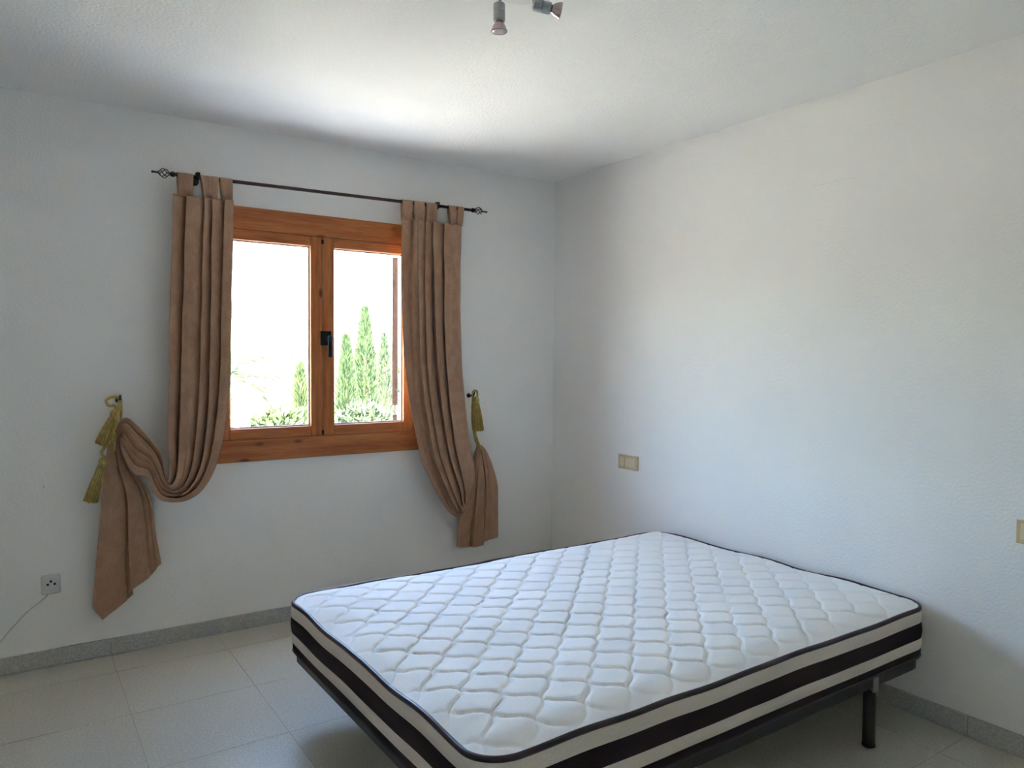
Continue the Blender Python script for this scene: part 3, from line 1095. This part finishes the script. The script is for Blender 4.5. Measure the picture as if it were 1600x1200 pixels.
# ------------------------------------------------------------------ outdoors
GZ = -3.2
structure(MB().box(-120, 140, TW, 190, GZ - 0.3, GZ).build('ground', M_GROUND))
structure(MB().box(-16, 12, TW + 0.005, 5.4, GZ, GZ + 0.04).build('floor_bounce_slab', M_BOUNCE))  # unseen reflector slab, added to throw sunlight up onto the ceiling
hv, hf = [], []
NXH, NYH = 60, 14
for j in range(NYH + 1):
    for i in range(NXH + 1):
        x = -60 + 190 * i / NXH
        y = 95 + 80 * j / NYH
        k = math.sin(PI * min(j / NYH, 1))
        h = 5.5 + 4.0 * noise.noise(Vector((x * 0.035, y * 0.02, 0.3))) + 5.0 * math.exp(-((x - 30) / 16) ** 2)
        hv.append((x, y, GZ - 0.2 + max(0, h) * k))
for j in range(NYH):
    for i in range(NXH):
        a = j * (NXH + 1) + i
        hf.append((a, a + 1, a + NXH + 2, a + NXH + 1))
structure(mesh_obj('hills', hv, hf, M_HILL, None, True))


def leaf(mb, p, d, L, w, rnd):
    d = d.normalized()
    s = d.cross(Vector((rnd.uniform(-1, 1), rnd.uniform(-1, 1), rnd.uniform(-1, 1))))
    s = s.normalized() * w
    n = d.cross(s).normalized() * w * 0.35
    a = len(mb.v)
    mb.v += [tuple(p), tuple(p + d * L * 0.5 + s + n), tuple(p + d * L), tuple(p + d * L * 0.5 - s + n)]
    mb.f += [(a, a + 1, a + 2), (a, a + 2, a + 3)]


def conifer(x, y, h, r, n, label, seed, mat, group=None):
    rnd = random.Random(seed)
    root = empty('cypress_tree', (x, y, GZ))
    tag(root, label, 'tree', group)
    MB().tube([(x, y, GZ), (x + 0.03, y, GZ + h * 0.5), (x, y, GZ + h * 0.9)], [0.13, 0.09, 0.02], 8).build('trunk', M_BARK, root, True)
    mb = MB()
    for _ in range(int(n * 1.8)):
        t = rnd.random() ** 0.85
        prof = (math.sin(PI * min(1, (t + 0.10) / 1.1) ** 0.62)) ** 0.8
        lump = 1 + 0.35 * noise.noise(Vector((seed, t * 9, 0)))
        a = rnd.uniform(0, 2 * PI)
        lump *= 1 + 0.30 * noise.noise(Vector((math.cos(a) * 2 + seed, math.sin(a) * 2, t * 7)))
        rr = r * prof * lump * math.sqrt(rnd.uniform(0.25, 1))
        p = Vector((x + rr * math.cos(a), y + rr * math.sin(a), GZ + 0.25 + (h - 0.35) * t))
        d = Vector((0.45 * math.cos(a) + rnd.uniform(-.3, .3), 0.45 * math.sin(a) + rnd.uniform(-.3, .3), 1.0))
        leaf(mb, p, d, rnd.uniform(0.07, 0.17), rnd.uniform(0.008, 0.019), rnd)
    mb.build('foliage', mat, root)


def bush(name, x, y, z, rx, ry, rz, n, label, seed, mat, cat, group=None, trunk=True):
    rnd = random.Random(seed)
    root = empty(name, (x, y, GZ))
    tag(root, label, cat, group)
    if trunk:
        mb = MB()
        for k in range(5):
            a = 2 * PI * k / 5 + rnd.random()
            mb.tube([(x, y, GZ), (x + 0.15 * math.cos(a), y + 0.15 * math.sin(a), GZ + (z - GZ) * 0.5), (x + rx * 0.5 * math.cos(a), y + ry * 0.5 * math.sin(a), z)], [0.08, 0.06, 0.02], 7)
        mb.build('stem', M_BARK, root, True)
    mb = MB()
    for _ in range(n):
        d = Vector((rnd.gauss(0, 1), rnd.gauss(0, 1), rnd.gauss(0, 1))).normalized()
        k = rnd.uniform(0.5, 1.0) * (1 + 0.35 * noise.noise(d * 2.2 + Vector((seed, 0, 0))))
        p = Vector((x + rx * d.x * k, y + ry * d.y * k, z + rz * d.z * k))
        leaf(mb, p, d + Vector((rnd.uniform(-1, 1), rnd.uniform(-1, 1), rnd.uniform(-.4, 1))), rnd.uniform(0.07, 0.16), rnd.uniform(0.018, 0.036), rnd)
    mb.build('foliage', mat, root)


def palm(x, y, top, label, seed):
    rnd = random.Random(seed)
    root = empty('palm_tree', (x, y, GZ))
    tag(root, label, 'tree')
    MB().tube([(x, y, GZ), (x + 0.1, y, (GZ + top) / 2), (x, y, top)], [0.24, 0.17, 0.15], 12).build('trunk', M_BARK, root, True)
    for k in range(22):
        a = 2 * PI * k / 22 * 1.0 + rnd.uniform(-.12, .12)
        el = [0.95, 0.45, 0.05][k % 3] + rnd.uniform(-.1, .1)
        L = rnd.uniform(1.5, 1.9)
        pts = []
        p = Vector((x, y, top))
        for q in range(13):
            pts.append(p.copy())
            e = el - 1.5 * (q / 12) ** 1.3
            p = p + Vector((math.cos(a) * math.cos(e), math.sin(a) * math.cos(e), math.sin(e))) * (L / 12)
        mb = MB().tube(pts, [0.016 - 0.001 * q for q in range(13)], 5)
        for q in range(1, 12):
            for rep in range(3):
                pp = pts[q].lerp(pts[q + 1], rep / 3)
                t = (pts[q + 1] - pts[q]).normalized()
                s = t.cross(Vector((0, 0, 1))).normalized()
                ln = 0.42 * math.sin(PI * (q + rep / 3) / 12.4) + 0.06
                for sg in (-1, 1):
                    leaf(mb, pp, s * sg + t * 0.6 - Vector((0, 0, 0.35)), ln, 0.016, rnd)
        mb.build('frond', M_PALM, root)


TG = 'cypresses outside the window'
conifer(2.70, 9.5, 5.55, 0.40, 7000, 'tall pointed cypress in the middle of the right window pane', 3, M_CYP, TG)
conifer(1.42, 7.2, 4.95, 0.31, 5000, 'cypress behind the window handle at the inner edge of the right pane', 5, M_CYP, TG)
conifer(4.22, 12.0, 5.15, 0.42, 4500, 'slim cypress next to the brown shutter in the right pane', 8, M_PINE, TG)
conifer(1.09, 8.4, 4.5, 0.36, 5000, 'cypress at the inner edge of the left window pane', 11, M_BUSH, TG)
conifer(3.07, 11.0, 4.6, 0.46, 4500, 'low dense cypress behind and left of the tall pointed one', 14, M_PINE, TG)
bush('garden_bush', 0.17, 6.4, 0.25, 0.42, 0.4, 0.38, 3800, 'leafy green bush at the foot of the left window pane', 21, M_BUSH, 'bush')
bush('garden_bush', 1.22, 6.0, 0.30, 0.42, 0.4, 0.36, 3600, 'pale green bush under the tall cypress in the right pane', 24, M_PINE, 'bush')
bush('olive_tree', 5.47, 14.5, 0.85, 0.6, 0.6, 0.8, 3200, 'small olive tree behind the shutter edge', 27, M_PINE, 'tree')
palm(0.72, 12.2, 0.85, 'palm tree with drooping fronds low in the left window pane', 31)

# sunlit white villa beyond the garden
vl_ = empty('villa', (6.0, 34.0, GZ))
tag(vl_, 'sunlit white house beyond the garden low in the left pane', 'house')
MB().box(2.6, 10.5, 32, 40, GZ, GZ + 3.0, 0.02, 1).build('wall', M_OUT, vl_)
rf = MB()
rf.add([(2.2, 31.6, GZ + 3.0), (10.9, 31.6, GZ + 3.0), (10.9, 40.4, GZ + 3.0), (2.2, 40.4, GZ + 3.0), (2.2, 36, GZ + 4.1), (10.9, 36, GZ + 4.1)],
       [(0, 1, 5, 4), (3, 2, 5, 4), (0, 3, 4), (1, 2, 5), (0, 1, 2, 3)])
rf.build('roof', M_ROOF, vl_)
for wx in (4.2, 6.4, 8.6):
    MB().box(wx - 0.5, wx + 0.5, 31.95, 32.01, GZ + 1.0, GZ + 2.3).build('window', M_HOLE, vl_)
